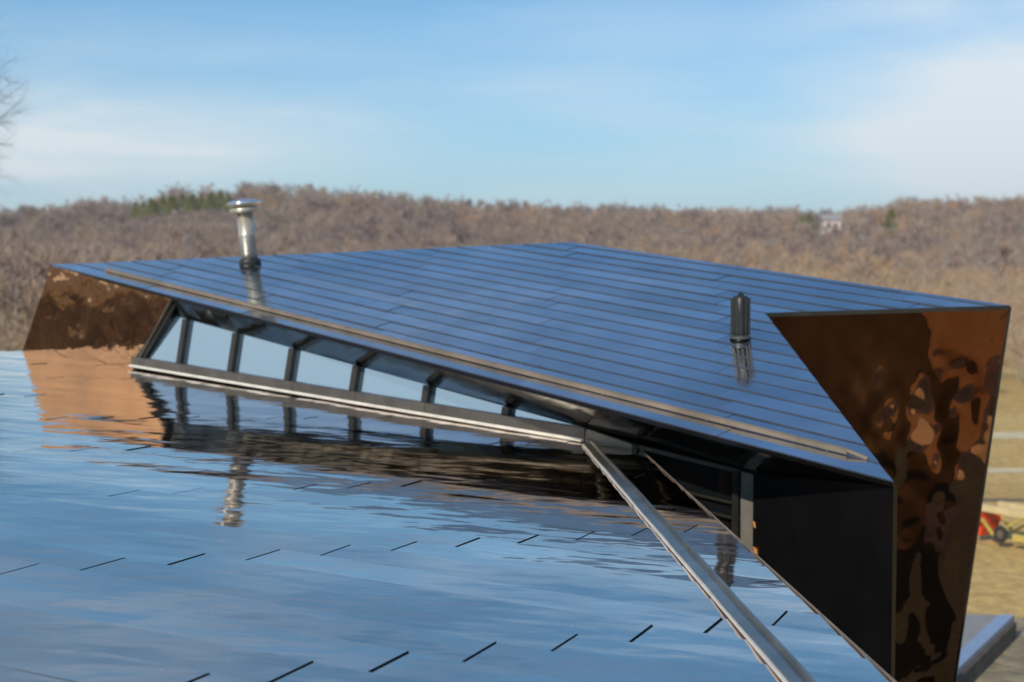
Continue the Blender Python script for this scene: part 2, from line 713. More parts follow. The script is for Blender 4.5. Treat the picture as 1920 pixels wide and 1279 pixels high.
# filler between facet and glazing
mb = MB()
mb.slab([W(F_right), W(E325p - nB * 0.1), W(g0)], (-0.02, 0.02, 0))
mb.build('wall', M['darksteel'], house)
# sill + bright flashing along the base line
mb = MB()
s0, s1 = onG(257, 688), onG(1106, 829)
mb.bar(W(s0 - nA * 0.0), W(s1), WD(nA), 0.16, 0.115)
for k in range(1, 7):
    p_ = s0 * (1 - k / 7) + s1 * (k / 7)
    mb.bar(W(p_), W(p_ + eBase * 0.10), WD(nA), 0.166, 0.118)
mb.build('sill', M['sill'], house)
mb = MB()
q0, q1 = s0 + nGl * 0.29, s1 + nGl * 0.29
mb.bar(W(q0), W(q1), WD(nA), 0.02, 0.022)
mb.bar(W(q0 + nGl * 0.06), W(q1 + nGl * 0.06), WD(nA), 0.03, 0.008)
mb.build('flashing', M['flash'], house)
# weathered fascia block where glazing ends
mb = MB()
mb.slab([W(onG(1086, 797)), W(onG(1195, 834)), W(onG(1195, 852)), W(onG(1086, 838))], WD(nGl) * 0.07)
blk = mb.build('fascia', M['concrete'], house)
mb = MB()
mb.bar(W(onG(1100, 824, 0.25)), W(onG(1182, 846, 0.25)), WD(nGl), 0.012, 0.012)
mb.bar(W(onG(1100, 833, 0.25)), W(onG(1182, 850, 0.25)), WD(nGl), 0.012, 0.02)
mb.build('drip_edge', M['sill'], house)

# recess wall below the soffit, right of the clerestory
wallL, wallR = onG(1188, 832), onG(1425, 890)
dn = -UPC


def drop(p, dz=14.0):
    return p + dn * dz


mb = MB()
mb.slab([W(wallL), W(wallR), W(drop(wallR)), W(drop(wallL))], WD(-nGl) * 0.1)
rw = mb.build('window', M['darkglass'], house)
rw['label'] = 'tall dark recessed window under the roof overhang'
mb = MB()
for px, wd, y0 in ((1199, 0.05, 838), (1388, 0.05, 884),):
    t = onG(px, y0 - 4)
    mb.bar(W(t), W(drop(t, 13)), WD(nGl), wd, 0.07)
mb.bar(W(onG(1200, 838)), W(onG(1395, 885)), WD(nGl), 0.03, 0.05)
for yy in (902, 930):
    mb.bar(W(onG(1200, yy)), W(onG(1388, yy + 44)), WD(nGl), 0.02, 0.02)
mb.build('window_frame', M['frame'], house)
mb = MB()
t0, t1 = onG(1395, 884), onG(1419, 891)
mb.slab([W(t0), W(t1), W(drop(t1, 13)), W(drop(t0, 13))], WD(nGl) * 0.04)
mb.build('panel', M['concrete'], house)
# sunlit orange reflections built as small coloured plates along the panel's edge
M['orange_glint'] = simple('orange_reflection', (0.62, 0.27, 0.09), 0.35, 0.3, 0.3, 8)
for yy in (938, 985, 1033):
    mb = MB()
    a1, a2, a3, a4 = onG(1414, yy - 8, .15), onG(1422, yy - 3, .15), onG(1423, yy + 8, .15), onG(1416, yy + 3, .15)
    mb.slab([W(a1), W(a2), W(a3), W(a4)], WD(nGl) * 0.02)
    mb.build('clip', M['orange_glint'], house)  # orange reflection made as a raised plate
# side wall falling from the roof tip, its dark reflections painted in as black
mb = MB()
pr = P5 - nB * 0.09
mb.slab([W(wallR + nGl * 0.3), W(pr), W((drop(pr, 0))) + Vector((0, 0, -12)), W(wallR + nGl * 0.3) + Vector((0, 0, -12))], (0.03, 0.02, 0))
dw = mb.build('wall', M['black'], house)
dw['label'] = 'glossy side wall below the roof tip with dark reflections painted black'
# return wall behind the tip
mb = MB()


def ground(p):
    q = W(p)
    return Vector((q.x, q.y, 0))


mb.add([W(P5 - nB * 0.09), W(P1 - nB * 0.09), ground(P1), ground(P5)], [(0, 1, 2, 3)])
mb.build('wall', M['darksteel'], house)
mb = MB()
mb.add([W(Lp - nB * 0.09), W(Tp - nB * 0.09), ground(Tp), ground(Lp)], [(0, 1, 2, 3)])
mb.add([W(Lp - nB * 0.09), W(bl0), ground(bl0), ground(Lp)], [(0, 1, 2, 3)])
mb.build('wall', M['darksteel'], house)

# big buckled bronze facet on the right: hangs from the far roof's edge P1-R, leaning
wP1, wR = W(P1 - nB * 0.03), W(Rp - nB * 0.03)
hdir = (wR - wP1).normalized()
away = Vector((-hdir.y, hdir.x, 0)).normalized()
if away.y < 0:
    away = -away
C_LEAN = R(9)
downC = Vector((0, 0, -1)) * math.cos(C_LEAN) + away * math.sin(C_LEAN)
nC = hdir.cross(downC).normalized()
if nC.y > 0:
    nC = -nC


def onC(px, py):
    d = WD(ray(px, py))
    o = Vector((0, 0, CAMZ))
    t = (wR - o).dot(nC) / d.dot(nC)
    return o + d * t


c1, c2 = wR, onC(1790, 1279)
dC = (c2 - c1)
c3 = c1 + dC * (c1.z / -dC.z)
c4 = wP1 + downC * (wP1.z / -downC.z)
# densely gridded sheet so that real buckles can be raised
nu, nv = 130, 200
vs, fs = [], []
for j in range(nv + 1):
    for i in range(nu + 1):
        a, bq = i / nu, j / nv
        p = (wP1.lerp(wR, a)).lerp(c4.lerp(c3, a), bq)
        e = min(a, 1 - a, bq, 1 - bq) * 8
        e = min(1, e)
        h = mnoise.noise(p * 0.9 + Vector((3, 1, 7))) * 0.035 + mnoise.noise(p * 2.1) * 0.016 + mnoise.noise(p * 4.6) * 0.013 + mnoise.noise(p * 8.5) * 0.0045
        band = 0.35 + 0.9 * math.exp(-((bq - 0.17) / 0.11) ** 2)
        vs.append(p + nC * h * e * band)
for j in range(nv):
    for i in range(nu):
        k = j * (nu + 1) + i
        fs.append((k, k + 1, k + nu + 2, k + nu + 1))
cface = mesh_from('wall', vs, fs, M['bronzeC'], house, smooth=True)
cface['label'] = 'buckled mirror bronze facet with orange reflections'
mb = MB()
gT = ground(Tp) + Vector((-0.5, -0.5, 0))
mb.add([c1 + Vector((0, .02, 0)), c3 + Vector((0, .02, 0)), gT, W(Tp - nB * 0.09)], [(0, 1, 2), (0, 2, 3)])
mb.build('wall', M['darksteel'], house)
mb = MB()
mb.bar(wP1 + nC * 0.012, wR + nC * 0.012, nC, 0.035, 0.012)
mb.tube(wR, c3, 0.012, seg=8)
mb.build('edge_trim', M['frame'], house)

# steel ridge strip down the near roof
mb = MB()
st0, st1 = onA(1102, 838), onA(1487, 1279)
sd = unit(st1 - st0)
sx = unit(np.cross(sd, nA))
if sx[0] < 0:
    sx = -sx
end = st0 + sd * 34
prof = [(-0.15, 0.03), (-0.14, 0.09), (-0.04, 0.115), (0.05, 0.12), (0.065, 0.19), (0.09, 0.19), (0.10, 0.10), (0.125, 0.10), (0.135, 0.15), (0.155, 0.15), (0.165, 0.03)]
segs = 26
vs, fs = [], []
for s_ in range(segs + 1):
    t = s_ / segs
    c = st0 * (1 - t) + end * t
    wob = 0.006 * math.sin(s_ * 2.1) + 0.004 * math.sin(s_ * 5.3)
    for (x, h) in prof:
        vs.append(W(c + sx * (x * 0.86 + wob) + nA * h))
K = len(prof)
for s_ in range(segs):
    for i in range(K - 1):
        a = s_ * K + i
        fs.append((a, a + 1, a + K + 1, a + K))
fs.append(tuple(range(K)))
mesh_from('ridge_strip', vs, fs, M['strip'], house)
mb = MB()
mb.bar(W(st0 + sx * -0.13 + nA * 0.03), W(end + sx * -0.13 + nA * 0.03), WD(nA), 0.012, 0.012)
mb.build('drip_edge', M['flash'], house)

# snow rail across the far roof
mb = MB()
ra, rb = onB(200, 509), onB(1590, 853)
mb.bar(W(ra + nB * 0.03), W(rb + nB * 0.03), WD(nB), 0.03, 0.03)
k = 0
Lr = np.linalg.norm(rb - ra)
while k * 3.4 < Lr:
    p = ra + unit(rb - ra) * k * 3.4
    mb.bar(W(p), W(p + nB * 0.09), WD(eB), 0.02, 0.012)
    k += 1
hp = rb + unit(rb - ra) * 0.5
mb.tube(W(rb + nB * 0.10), W(hp + nB * 0.02), 0.013, seg=10)
mb.build('snow_rail', M['rail'], house)

# silver vent pipe
vb = onB(469, 496)
axis = WD(unit(UPC + 0.095 * np.array([-1, 0, 0])))
hh = 1.33
pm = MB()
vbw = W(vb)
pm.lathe(vbw, axis, [(0.094, -0.1), (0.094, 0.42), (0.099, 0.425), (0.099, 0.44), (0.094, 0.445), (0.094, hh * 0.52 * 1.0)], 24)
vent_h = None
d_ = ray(458, 380)
# height so that the cap reaches its place
for i in range(400):
    t = i * 0.005
    q = vb + (unit(UPC + 0.095 * np.array([-1, 0, 0]))) * t / S
    if q[1] / q[2] * F_PX + 639.5 < 378:
        vent_h = t
        break
vent_h = vent_h or 0.7
pm = MB()
pm.lathe(vbw, axis, [(0.094, -0.1), (0.094, vent_h * 0.45), (0.098, vent_h * 0.455), (0.098, vent_h * 0.48), (0.094, vent_h * 0.485), (0.094, vent_h - 0.10)], 24)
vp = pm.build('vent_pipe', M['pipe'], house, True)
pm = MB()
pm.lathe(vbw, axis, [(0.12, -0.03), (0.125, 0.035), (0.118, 0.06), (0.100, 0.065)], 24)
pm.build('collar', M['blackpipe'], vp, True)
pm = MB()
pm.lathe(vbw + axis * (vent_h - 0.13), axis, [(0.115, 0.0), (0.165, 0.005), (0.168, 0.045), (0.13, 0.055), (0.12, 0.075)], 28)
pm.build('storm_band', M['pipe'], vp, True)
pm = MB()
pm.lathe(vbw + axis * (vent_h - 0.04), axis, [(0.185, 0.0), (0.195, 0.006), (0.19, 0.03), (0.12, 0.055), (0.03, 0.066)], 28)
M['cap'] = simple('bright_cap', (0.75, 0.76, 0.80), 0.2, 0.9, 0.1, 5)
pm.build('cap', M['cap'], vp, True)

# black vent
kb = onB(1388, 636)
kw = W(kb)
UPW = Vector((0, 0, 1))
kh = (636 - 552) / F_PX * kb[2] * S
pm = MB()
pm.lathe(kw, UPW, [(0.062, -0.08), (0.062, kh * 0.12), (0.07, kh * 0.14), (0.07, kh * 0.9), (0.056, kh * 0.96), (0.03, kh * .975), (0.01, kh * 1.06)], 24)
kp = pm.build('vent_pipe', M['blackpipe'], house, True)
kp['label'] = 'short black plastic vent pipe'
pm = MB()
for i in range(12):
    t = i * math.pi / 6
    c, s_ = math.cos(t) * 0.073, math.sin(t) * 0.073
    pm.tube(kw + Vector((c, s_, kh * 0.1)), kw + Vector((c, s_, kh * 0.92)), 0.007, seg=6)
pm.build('ribs', M['blackpipe'], kp)
pm = MB()
pm.lathe(kw, UPW, [(0.085, 0.005), (0.085, 0.02), (0.068, 0.035)], 24)
pm.build('collar', M['sill'], kp)


# ------------------------------------------------------------------ ground and hills
def smooth(a, b, x):
    t = np.clip((x - a) / (b - a), 0, 1)
    return t * t * (3 - 2 * t)


def terr(x, y):
    x = np.asarray(x, float)
    y = np.asarray(y, float)
    d = np.sqrt(x * x + y * y)
    ang = x / np.maximum(y, 1) * F_PX + 960          # bearing
    crest = np.interp(ang, [-1500, 0, 130, 250, 340, 450, 600, 760, 900, 1030, 1200, 1400, 1620, 1700, 1900, 3200],
                      [446, 440, 430, 408, 392, 388, 397, 410, 420, 425, 430, 434, 434, 422, 422, 404])
    top = CAMZ + (500 - crest) / F_PX * 620.0
    s1 = smooth(75, 240, d) * 0.12 + smooth(240, 620, d) * 0.88
    fwd = smooth(-0.15, 0.25, y / np.maximum(d, 1))
    z = (top - 2.0) * s1 * fwd + 18 * smooth(120, 500, d) * (1 - fwd)
    z = z * np.where(d > 620, 1 - 0.35 * smooth(620, 1400, d), 1)
    return z + 0.35 * np.sin(x * 0.031 + 1) * np.cos(y * 0.043) * smooth(60, 160, d)


gx = np.concatenate([-np.geomspace(2500, 70, 46), np.linspace(-66, 66, 45), np.geomspace(70, 2500, 46)])
X, Y = np.meshgrid(gx, gx)
Z = terr(X, Y)
n1 = len(gx)
vs = np.stack([X.ravel(), Y.ravel(), Z.ravel()], 1)
fs = [(j * n1 + i, j * n1 + i + 1, (j + 1) * n1 + i + 1, (j + 1) * n1 + i) for j in range(n1 - 1) for i in range(n1 - 1)]
m, n, l, b = new_mat('dry_grass')
za = noise_node(n, l, 0.12, 6, 0.65)
zb = noise_node(n, l, 3.0, 6, 0.7)
ra_ = ramp_node(n, l, za.outputs[0], [(0.25, (0.36, 0.23, 0.08)), (0.5, (0.58, 0.40, 0.15)), (0.75, (0.68, 0.50, 0.22))])
rb_ = ramp_node(n, l, zb.outputs[0], [(0.25, (0.42, 0.44, 0.40)), (0.7, (1.2, 1.12, 1.0))])
mx = n.new('ShaderNodeMix')
mx.data_type = 'RGBA'
mx.blend_type = 'MULTIPLY'
mx.inputs[0].default_value = 1
l.new(ra_.outputs[0], mx.inputs[6])
l.new(rb_.outputs[0], mx.inputs[7])
tcg = n.new('ShaderNodeTexCoord')
sg = n.new('ShaderNodeSeparateXYZ')
l.new(tcg.outputs['Object'], sg.inputs[0])
rg = n.new('ShaderNodeMapRange')
rg.inputs[1].default_value = 1.2
rg.inputs[2].default_value = 4.0
l.new(sg.outputs[2], rg.inputs[0])
lit = ramp_node(n, l, zb.outputs[0], [(0.3, (0.15, 0.105, 0.075)), (0.7, (0.27, 0.19, 0.13))])
m2 = n.new('ShaderNodeMix')
m2.data_type = 'RGBA'
l.new(rg.outputs[0], m2.inputs[0])
l.new(mx.outputs[2], m2.inputs[6])
l.new(lit.outputs[0], m2.inputs[7])
l.new(m2.outputs[2], b.inputs['Base Color'])
b.inputs['Roughness'].default_value = 0.95
add_bump(n, l, b, [(zb.outputs[0], 0.08)])
M['grass'] = m
gnd = mesh_from('ground', vs, fs, M['grass'], None, smooth=True)
gnd['kind'] = 'structure'


# ------------------------------------------------------------------ bare woods
def tree_template(seed, h=1.0, twigs=110, spread=0.30):
    """unit-height bare deciduous tree -> verts, tris"""
    q = np.random.default_rng(seed)
    V, T = [], []

    def tri_prism(a, b_, r0, r1):
        a, b_ = np.array(a), np.array(b_)
        d = b_ - a
        d = d / (np.linalg.norm(d) + 1e-9)
        x = np.cross(d, [0.3, 0.9, 0.2])
        x /= np.linalg.norm(x)
        y = np.cross(d, x)
        k = len(V)
        for c, r in ((a, r0), (b_, r1)):
            for i in range(3):
                t = i * 2.0944
                V.append(c + (x * math.cos(t) + y * math.sin(t)) * r)
        for i in range(3):
            j = (i + 1) % 3
            T.append((k + i, k + j, k + 3 + j))
            T.append((k + i, k + 3 + j, k + 3 + i))
    tri_prism((0, 0, -0.05), (q.normal(0, .02), q.normal(0, .02), .55), 0.016, 0.010)
    tri_prism((0, 0, .55), (q.normal(0, .04), q.normal(0, .04), .97), 0.010, 0.002)
    for i in range(11):
        z0 = q.uniform(.3, .8)
        t = q.uniform(0, 6.283)
        ln = spread * q.uniform(.5, 1.0) * (1.25 - z0 * 0.7)
        e = np.array([math.cos(t) * ln, math.sin(t) * ln, z0 + ln * q.uniform(.5, 1.1)])
        e[2] = min(e[2], 1.0)
        tri_prism((0, 0, z0), e, 0.006, 0.0015)
        for j in range(twigs // 11):
            f_ = q.uniform(.3, 1.05)
            p = np.array([0, 0, z0]) * (1 - f_) + e * f_
            dd = q.normal(0, 1, 3)
            dd[:2] *= 0.6
            dd[2] = abs(dd[2]) + 0.5
            dd = dd / np.linalg.norm(dd) * q.uniform(.08, .20)
            sd_ = np.cross(dd, q.normal(0, 1, 3))
            sd_ = sd_ / np.linalg.norm(sd_) * q.uniform(.0018, .0042)
            k = len(V)
            V.extend([p - sd_, p + sd_, p + dd])
            T.append((k, k + 1, k + 2))
    return np.array(V), np.array(T)


def bark_mat(name, stops):
    m, n, l, b = new_mat(name)
    at = n.new('ShaderNodeAttribute')
    at.attribute_name = 'tone'
    r = ramp_node(n, l, at.outputs['Fac'], stops)
    l.new(r.outputs[0], b.inputs['Base Color'])
    b.inputs['Roughness'].default_value = 0.9
    return m


def forest(name, spots, hts, tones, mat, templ, wide=1.0):
    VV, TT, AA = [], [], []
    k = 0
    for i, ((x, y), h, tn) in enumerate(zip(spots, hts, tones)):
        V, T = templ[i % len(templ)]
        a = rng.uniform(0, 6.283)
        c, s_ = math.cos(a), math.sin(a)
        wv = wide * rng.uniform(.8, 1.25)
        P = np.empty_like(V)
        P[:, 0] = (V[:, 0] * c - V[:, 1] * s_) * h * wv + x
        P[:, 1] = (V[:, 0] * s_ + V[:, 1] * c) * h * wv + y
        P[:, 2] = V[:, 2] * h + float(terr(x, y)) - 0.3
        VV.append(P)
        TT.append(T + k)
        ton = np.full(len(V), tn)
        ton[:12] = 1.0
        AA.append(ton)
        k += len(V)
    V = np.concatenate(VV)
    T = np.concatenate(TT)
    A = np.concatenate(AA)
    me = bpy.data.meshes.new(name)
    me.vertices.add(len(V))
    me.vertices.foreach_set('co', V.ravel().astype(np.float32))
    me.loops.add(len(T) * 3)
    me.loops.foreach_set('vertex_index', T.ravel().astype(np.int32))
    me.polygons.add(len(T))
    me.polygons.foreach_set('loop_start', (np.arange(len(T)) * 3).astype(np.int32))
    me.polygons.foreach_set('loop_total', np.full(len(T), 3, np.int32))
    me.update()
    at = me.attributes.new('tone', 'FLOAT', 'POINT')
    at.data.foreach_set('value', A.astype(np.float32))
    me.validate()
    return link(name, me, mat)


M['bark'] = bark_mat('bare_twigs', [(0.0, (0.15, 0.10, 0.085)), (0.3, (0.26, 0.185, 0.155)), (0.55, (0.35, 0.26, 0.205)),
                                    (0.75, (0.42, 0.31, 0.20)), (0.96, (0.46, 0.27, 0.14)), (1.0, (0.37, 0.33, 0.28))])
templ = [tree_template(100 + i, twigs=330) for i in range(8)]
spots, hts, tones = [], [], []
N_T = 5600
while len(spots) < N_T:
    ang = rng.uniform(-250, 2200)
    d = 150 + 560 * rng.uniform(0, 1) ** 0.75
    x = (ang - 960) / F_PX * d
    y = d
    if ang > 1750 and d < 210:
        continue
    if 1490 < ang < 1582 and 400 < d < 607 or 1655 < ang < 1682 and 300 < d < 468:
        continue
    if 232 < ang < 455 and 495 < d < 530:
        continue
    spots.append((x, y))
    h = rng.uniform(5.5, 12.5) * (0.6 + 0.4 * min(1, max(0, (d - 200) / 250)))
    if 232 < ang < 455 and 290 < d < 585:          # low young growth in front of the row of pines
        h = min(h, (500 - 416) / F_PX * d + CAMZ - float(terr(x, y)))
        h = max(h, 1.5)
    hts.append(h)
    t = rng.normal(.40, .2) + 0.12 * (ang > 1300) + 0.35 * mnoise.noise(Vector((x * .02, y * .012, 0))) + 0.05
    if rng.uniform() < 0.02:
        t = 0.95
    tones.append(float(np.clip(t, 0, 1)))
for i in range(70):                                 # trees standing behind the ridge house
    ang = rng.uniform(1470, 1600)
    d = rng.uniform(612, 680)
    spots.append(((ang - 960) / F_PX * d, d))
    hts.append(rng.uniform(9, 13))
    tones.append(float(np.clip(rng.normal(.4, .2), 0, 1)))
for i in range(900):                                # young growth below the pines
    ang = rng.uniform(225, 465)
    d = rng.uniform(300, 480)
    spots.append(((ang - 960) / F_PX * d, d))
    hts.append(rng.uniform(2.0, 4.2))
    tones.append(float(np.clip(rng.normal(.4, .25), 0, 1)))
for i in range(420):                                # the woods come down closer at the far left
    ang = rng.uniform(-500, 330)
    d = rng.uniform(85, 170)
    spots.append(((ang - 960) / F_PX * d, d))
    hts.append(rng.uniform(5.5, 8.5))
    tones.append(float(np.clip(rng.normal(.5, .15), 0, 1)))
fo = forest('woodland', spots, hts, tones, M['bark'], templ, 1.25)
tag(fo, 'bare brown winter woodland covering the far hillside', 'woodland', kind='stuff')

# low tan brush at the foot of the hill
templ2 = [tree_template(300 + i, twigs=220, spread=0.6) for i in range(5)]
spots, hts, tones = [], [], []
for i in range(3400):
    ang = rng.uniform(-250, 2200)
    d = rng.uniform(70, 300)
    if ang > 1700 and d < 66:
        continue
    spots.append(((ang - 960) / F_PX * d, d))
    hts.append(rng.uniform(1.6, 4.6))
    tones.append(float(np.clip(rng.normal(.72, .1), 0, 1)))
fo = forest('brush', spots, hts, tones, M['bark'], templ2, 1.3)
tag(fo, 'low tan brush between the field and the bare woods', 'brush', kind='stuff')

# woods behind the photographer, seen in the mirror steel
spots, hts, tones = [], [], []
for i in range(900):
    a = rng.uniform(R(100), R(440 - 180))
    d = rng.uniform(45, 130)
    spots.append((math.sin(a) * d, math.cos(a) * d))
    hts.append(rng.uniform(6, 9.5))
    tones.append(float(np.clip(rng.normal(.45, .2), 0, 1)))
for i in range(800):
    a = R(rng.uniform(-122, -48))
    d = rng.uniform(24, 78)
    spots.append((math.sin(a) * d, math.cos(a) * d))
    hts.append(rng.uniform(3.5, 6.0) * (0.6 + d / 130))
    tones.append(float(np.clip(rng.normal(.4, .2), 0, 1)))
fo = forest('woodland', spots, hts, tones, M['bark'], templ, 1.3)
tag(fo, 'bare brown woods behind the house, mirrored in the bronze facets', 'woodland', kind='stuff')

# evergreens on the hill
M['pine'] = simple('pine_needles', (0.52, 0.52, 0.13), 0.8, 0, 0.4, 0.3)
M['trunkbark'] = simple('bark', (0.16, 0.12, 0.09), 0.9, 0, 0.3, 4)


def pine(seed):
    q = random.Random(seed)
    vs, fs = [], []
    for i in range(1300):
        z = q.uniform(0.04, 1.0)
        r = (1 - z) ** 0.8 * 0.34 * q.uniform(.45, 1.08)
        t = q.uniform(0, 6.283)
        c = Vector((math.cos(t) * r, math.sin(t) * r, z))
        d = Vector((math.cos(t), math.sin(t), q.uniform(-.3, .5))) * 0.07
        s_ = Vector((-math.sin(t), math.cos(t), q.uniform(-.3, .3))) * 0.035
        k = len(vs)
        vs += [c - s_, c + s_, c + d]
        fs.append((k, k + 1, k + 2))
    return vs, fs


pines = []
for s_ in range(3):
    me = bpy.data.meshes.new('pine_crown')
    v_, f_ = pine(s_)
    me.from_pydata([tuple(p) for p in v_], [], f_)
    me.materials.append(M['pine'])
    pines.append(me)
tm = MB()
tm.tube((0, 0, -.05), (0, 0, .9), .02, .004, 6)
tr_ = tm.build('trunk', M['trunkbark'])
trunk_me = tr_.data
bpy.data.objects.remove(tr_)
pspots = [(256 + i * 12.0 + (i % 3) * 3, 405 + (i % 4) * 7, 'a') for i in range(15)] + [(1500, 596, 'b'), (1514, 598, 'b'), (1669, 470, 'c')]
for i, (px, d, kd) in enumerate(pspots):
    if kd == 'a':
        d = 524 - (i % 3) * 4
    x = (px - 960) / F_PX * d
    o = empty('pine_tree', (x, d, float(terr(x, d))))
    h = {'a': 7.0, 'b': 9, 'c': 8.5}[kd] * random.uniform(.85, 1.1)
    o.scale = (h * 1.25, h * 1.25, h)
    cr = bpy.data.objects.new('crown', pines[i % 3])
    tk = bpy.data.objects.new('trunk', trunk_me)
    for q in (cr, tk):
        col.objects.link(q)
        q.parent = o
    if kd == 'a':
        tag(o, 'green pine in the row of evergreens on the hill left of the silver vent', 'tree', 'row of evergreens on the far hill')
    elif kd == 'b':
        tag(o, 'small olive evergreen beside the pale house on the ridge', 'tree', 'evergreens beside the ridge house')
    else:
        tag(o, 'lone dark evergreen on the ridge right of the pale house', 'tree')

# pale house on the ridge
px, d = 1562, 600
x = (px - 960) / F_PX * d
zz = float(terr(x, d)) + 2.5
rh = empty('ridge_house', (x, d, zz))
tag(rh, 'small pale house half hidden among bare trees on the ridge', 'house')
mb = MB()
mb.slab([(x - 5, d - 3, zz - 3), (x + 5, d - 3, zz - 3), (x + 5, d + 3, zz - 3), (x - 5, d + 3, zz - 3)], (0, 0, 7))
M['pale'] = simple('pale_siding', (0.62, 0.52, 0.48), 0.7)
M['roofg'] = simple('grey_shingles', (0.28, 0.27, 0.27), 0.8)
M['darkwin'] = simple('dark_window', (0.03, 0.035, 0.04), 0.1)
mb.build('wall', M['pale'], rh)
mb = MB()
mb.add([(x - 5.6, d - 3.6, zz + 3.9), (x + 5.6, d - 3.6, zz + 3.9), (x + 5.6, d, zz + 6.3), (x - 5.6, d, zz + 6.3), (x + 5.6, d + 3.6, zz + 3.9), (x - 5.6, d + 3.6, zz + 3.9)],
       [(0, 1, 2, 3), (3, 2, 4, 5), (0, 3, 5), (1, 4, 2)])
mb.build('roof', M['roofg'], rh)
for k in (-3, 0, 3):
    mb = MB()
    mb.slab([(x + k - .6, d - 3.02, zz + .6), (x + k + .6, d - 3.02, zz + .6), (x + k + .6, d - 3.02, zz + 2.4), (x + k - .6, d - 3.02, zz + 2.4)], (0, -.05, 0))
    mb.build('window', M['darkwin'], rh)

# near bare tree whose twigs reach in from the left
bt = empty('bare_tree', (-15.8, 34, 0))
tag(bt, 'bare tree whose twigs reach into the sky at the left edge', 'tree')
mb = MB()
M['twig'] = simple('grey_twigs', (0.11, 0.095, 0.09), 0.9, 0, 0.2, 2)


def limb(p, d, ln, r, depth):
    n_ = 5
    for i in range(n_):
        d = (d + Vector((random.gauss(0, .12), random.gauss(0, .12), random.gauss(0.03, .1)))).normalized()
        q = p + d * ln / n_
        mb.tube(p, q, r, r * .86, 5, False)
        r *= .86
        p = q
        if depth > 0 and i > 0:
            for s_ in range(1 if depth > 2 else 2):
                dd = (d + Vector((random.gauss(0, .7), random.gauss(0, .7), random.gauss(0, .5)))).normalized()
                limb(p, dd, ln * random.uniform(.45, .65), r * .6, depth - 1)


random.seed(23)
mb.tube((-15.8, 34, -.2), (-15.5, 34, 7.0), .26, .17, 10)
trk = mb.build('trunk', M['twig'], bt, True)
mb = MB()
for (tx, tz) in ((-13.5, 11.6), (-13.65, 9.4), (-13.5, 8.7), (-13.6, 11.2), (-13.55, 8.9)):
    a = Vector((-15.5, 34, tz - 2.4))
    d = Vector((tx, 34, tz)) - a
    limb(a, d.normalized(), d.length * 0.95, .07, 4)
for i in range(9):
    t = random.uniform(0, 6.28)
    limb(Vector((-15.55, 34, random.uniform(4, 7))), Vector((-1.3 - abs(math.cos(t)), math.sin(t), .9)).normalized(), random.uniform(2.5, 4), .08, 3)
mb.tube((-15.5, 34, 7.0), (-15.9, 34.2, 12.5), .17, .03, 8)
mb.build('crown', M['twig'], bt)


# ------------------------------------------------------------------ the field at the right
def gat(px, py):
    """ground point (flat field) under picture point"""
    d = WD(ray(px, py))
    t = -CAMZ / d.z
    return Vector((d.x * t, d.y * t, 0))


def strip(name, a, b_, wdt, z, mat):
    a, b_ = Vector(a), Vector(b_)
    d = (b_ - a).normalized()
    s_ = Vector((-d.y, d.x, 0)) * wdt / 2
    segs_ = 40
    vs, fs = [], []
    for i in range(segs_ + 1):
        c = a.lerp(b_, i / segs_)
        jit = 1 + 0.25 * mnoise.noise(Vector((i * .7, z * 100, 0)))
        for s2 in (s_ * jit, -s_ * jit):
            p = c + s2
            vs.append((p.x, p.y, z))
    for i in range(segs_):
        fs.append((2 * i, 2 * i + 1, 2 * i + 3, 2 * i + 2))
    o = mesh_from(name, vs, fs, mat)
    o['kind'] = 'structure'
    return o


M['gravel'] = simple('pale_gravel', (0.56, 0.46, 0.29), 0.95, 0, 0.2, 2)
M['dark_brown'] = simple('dark_brown_matte', (0.13, 0.10, 0.07), 0.95, 0, 0.3, 3)
for y0, y1, wd, mt, nm in ((818, 816, 2.2, 'gravel', 'path'), (884, 882, 1.0, 'gravel', 'path'), (938, 938, 0.45, 'dark_brown', 'dark_line')):  # the last strip is a plain narrow dark line across the field
    a, c = gat(1780, y0), gat(1930, y1)
    dd = (c - a).normalized()
    strip(nm, a - dd * 14, c + dd * 25, wd, 0.01, M[mt])
M['rubble'] = simple('trampled_earth', (0.24, 0.20, 0.13), 0.95, 0, 0.45, 2.5, 0.1)
a, c = gat(1800, 1285), gat(1940, 1215)
mb = MB()
pts = [(1770, 1215), (1850, 1200), (1885, 1165), (1985, 1150), (2300, 1180), (2500, 1400), (1900, 1700), (1650, 1500)]
mb.add([gat(*p) + Vector((0, 0, .012)) for p in pts], [tuple(range(len(pts)))])
tr = mb.build('dirt', M['rubble'])
tr['kind'] = 'structure'

# terrace slab
sl = empty('terrace_slab', gat(1830, 1250))
tag(sl, 'grey terrace slab with a pale blue metal edge beside the bronze facet', 'terrace')
H = 0.42


def at_h(px, py, h):
    d = WD(ray(px, py))
    t = (h - CAMZ) / d.z
    return Vector((d.x * t, d.y * t, h))


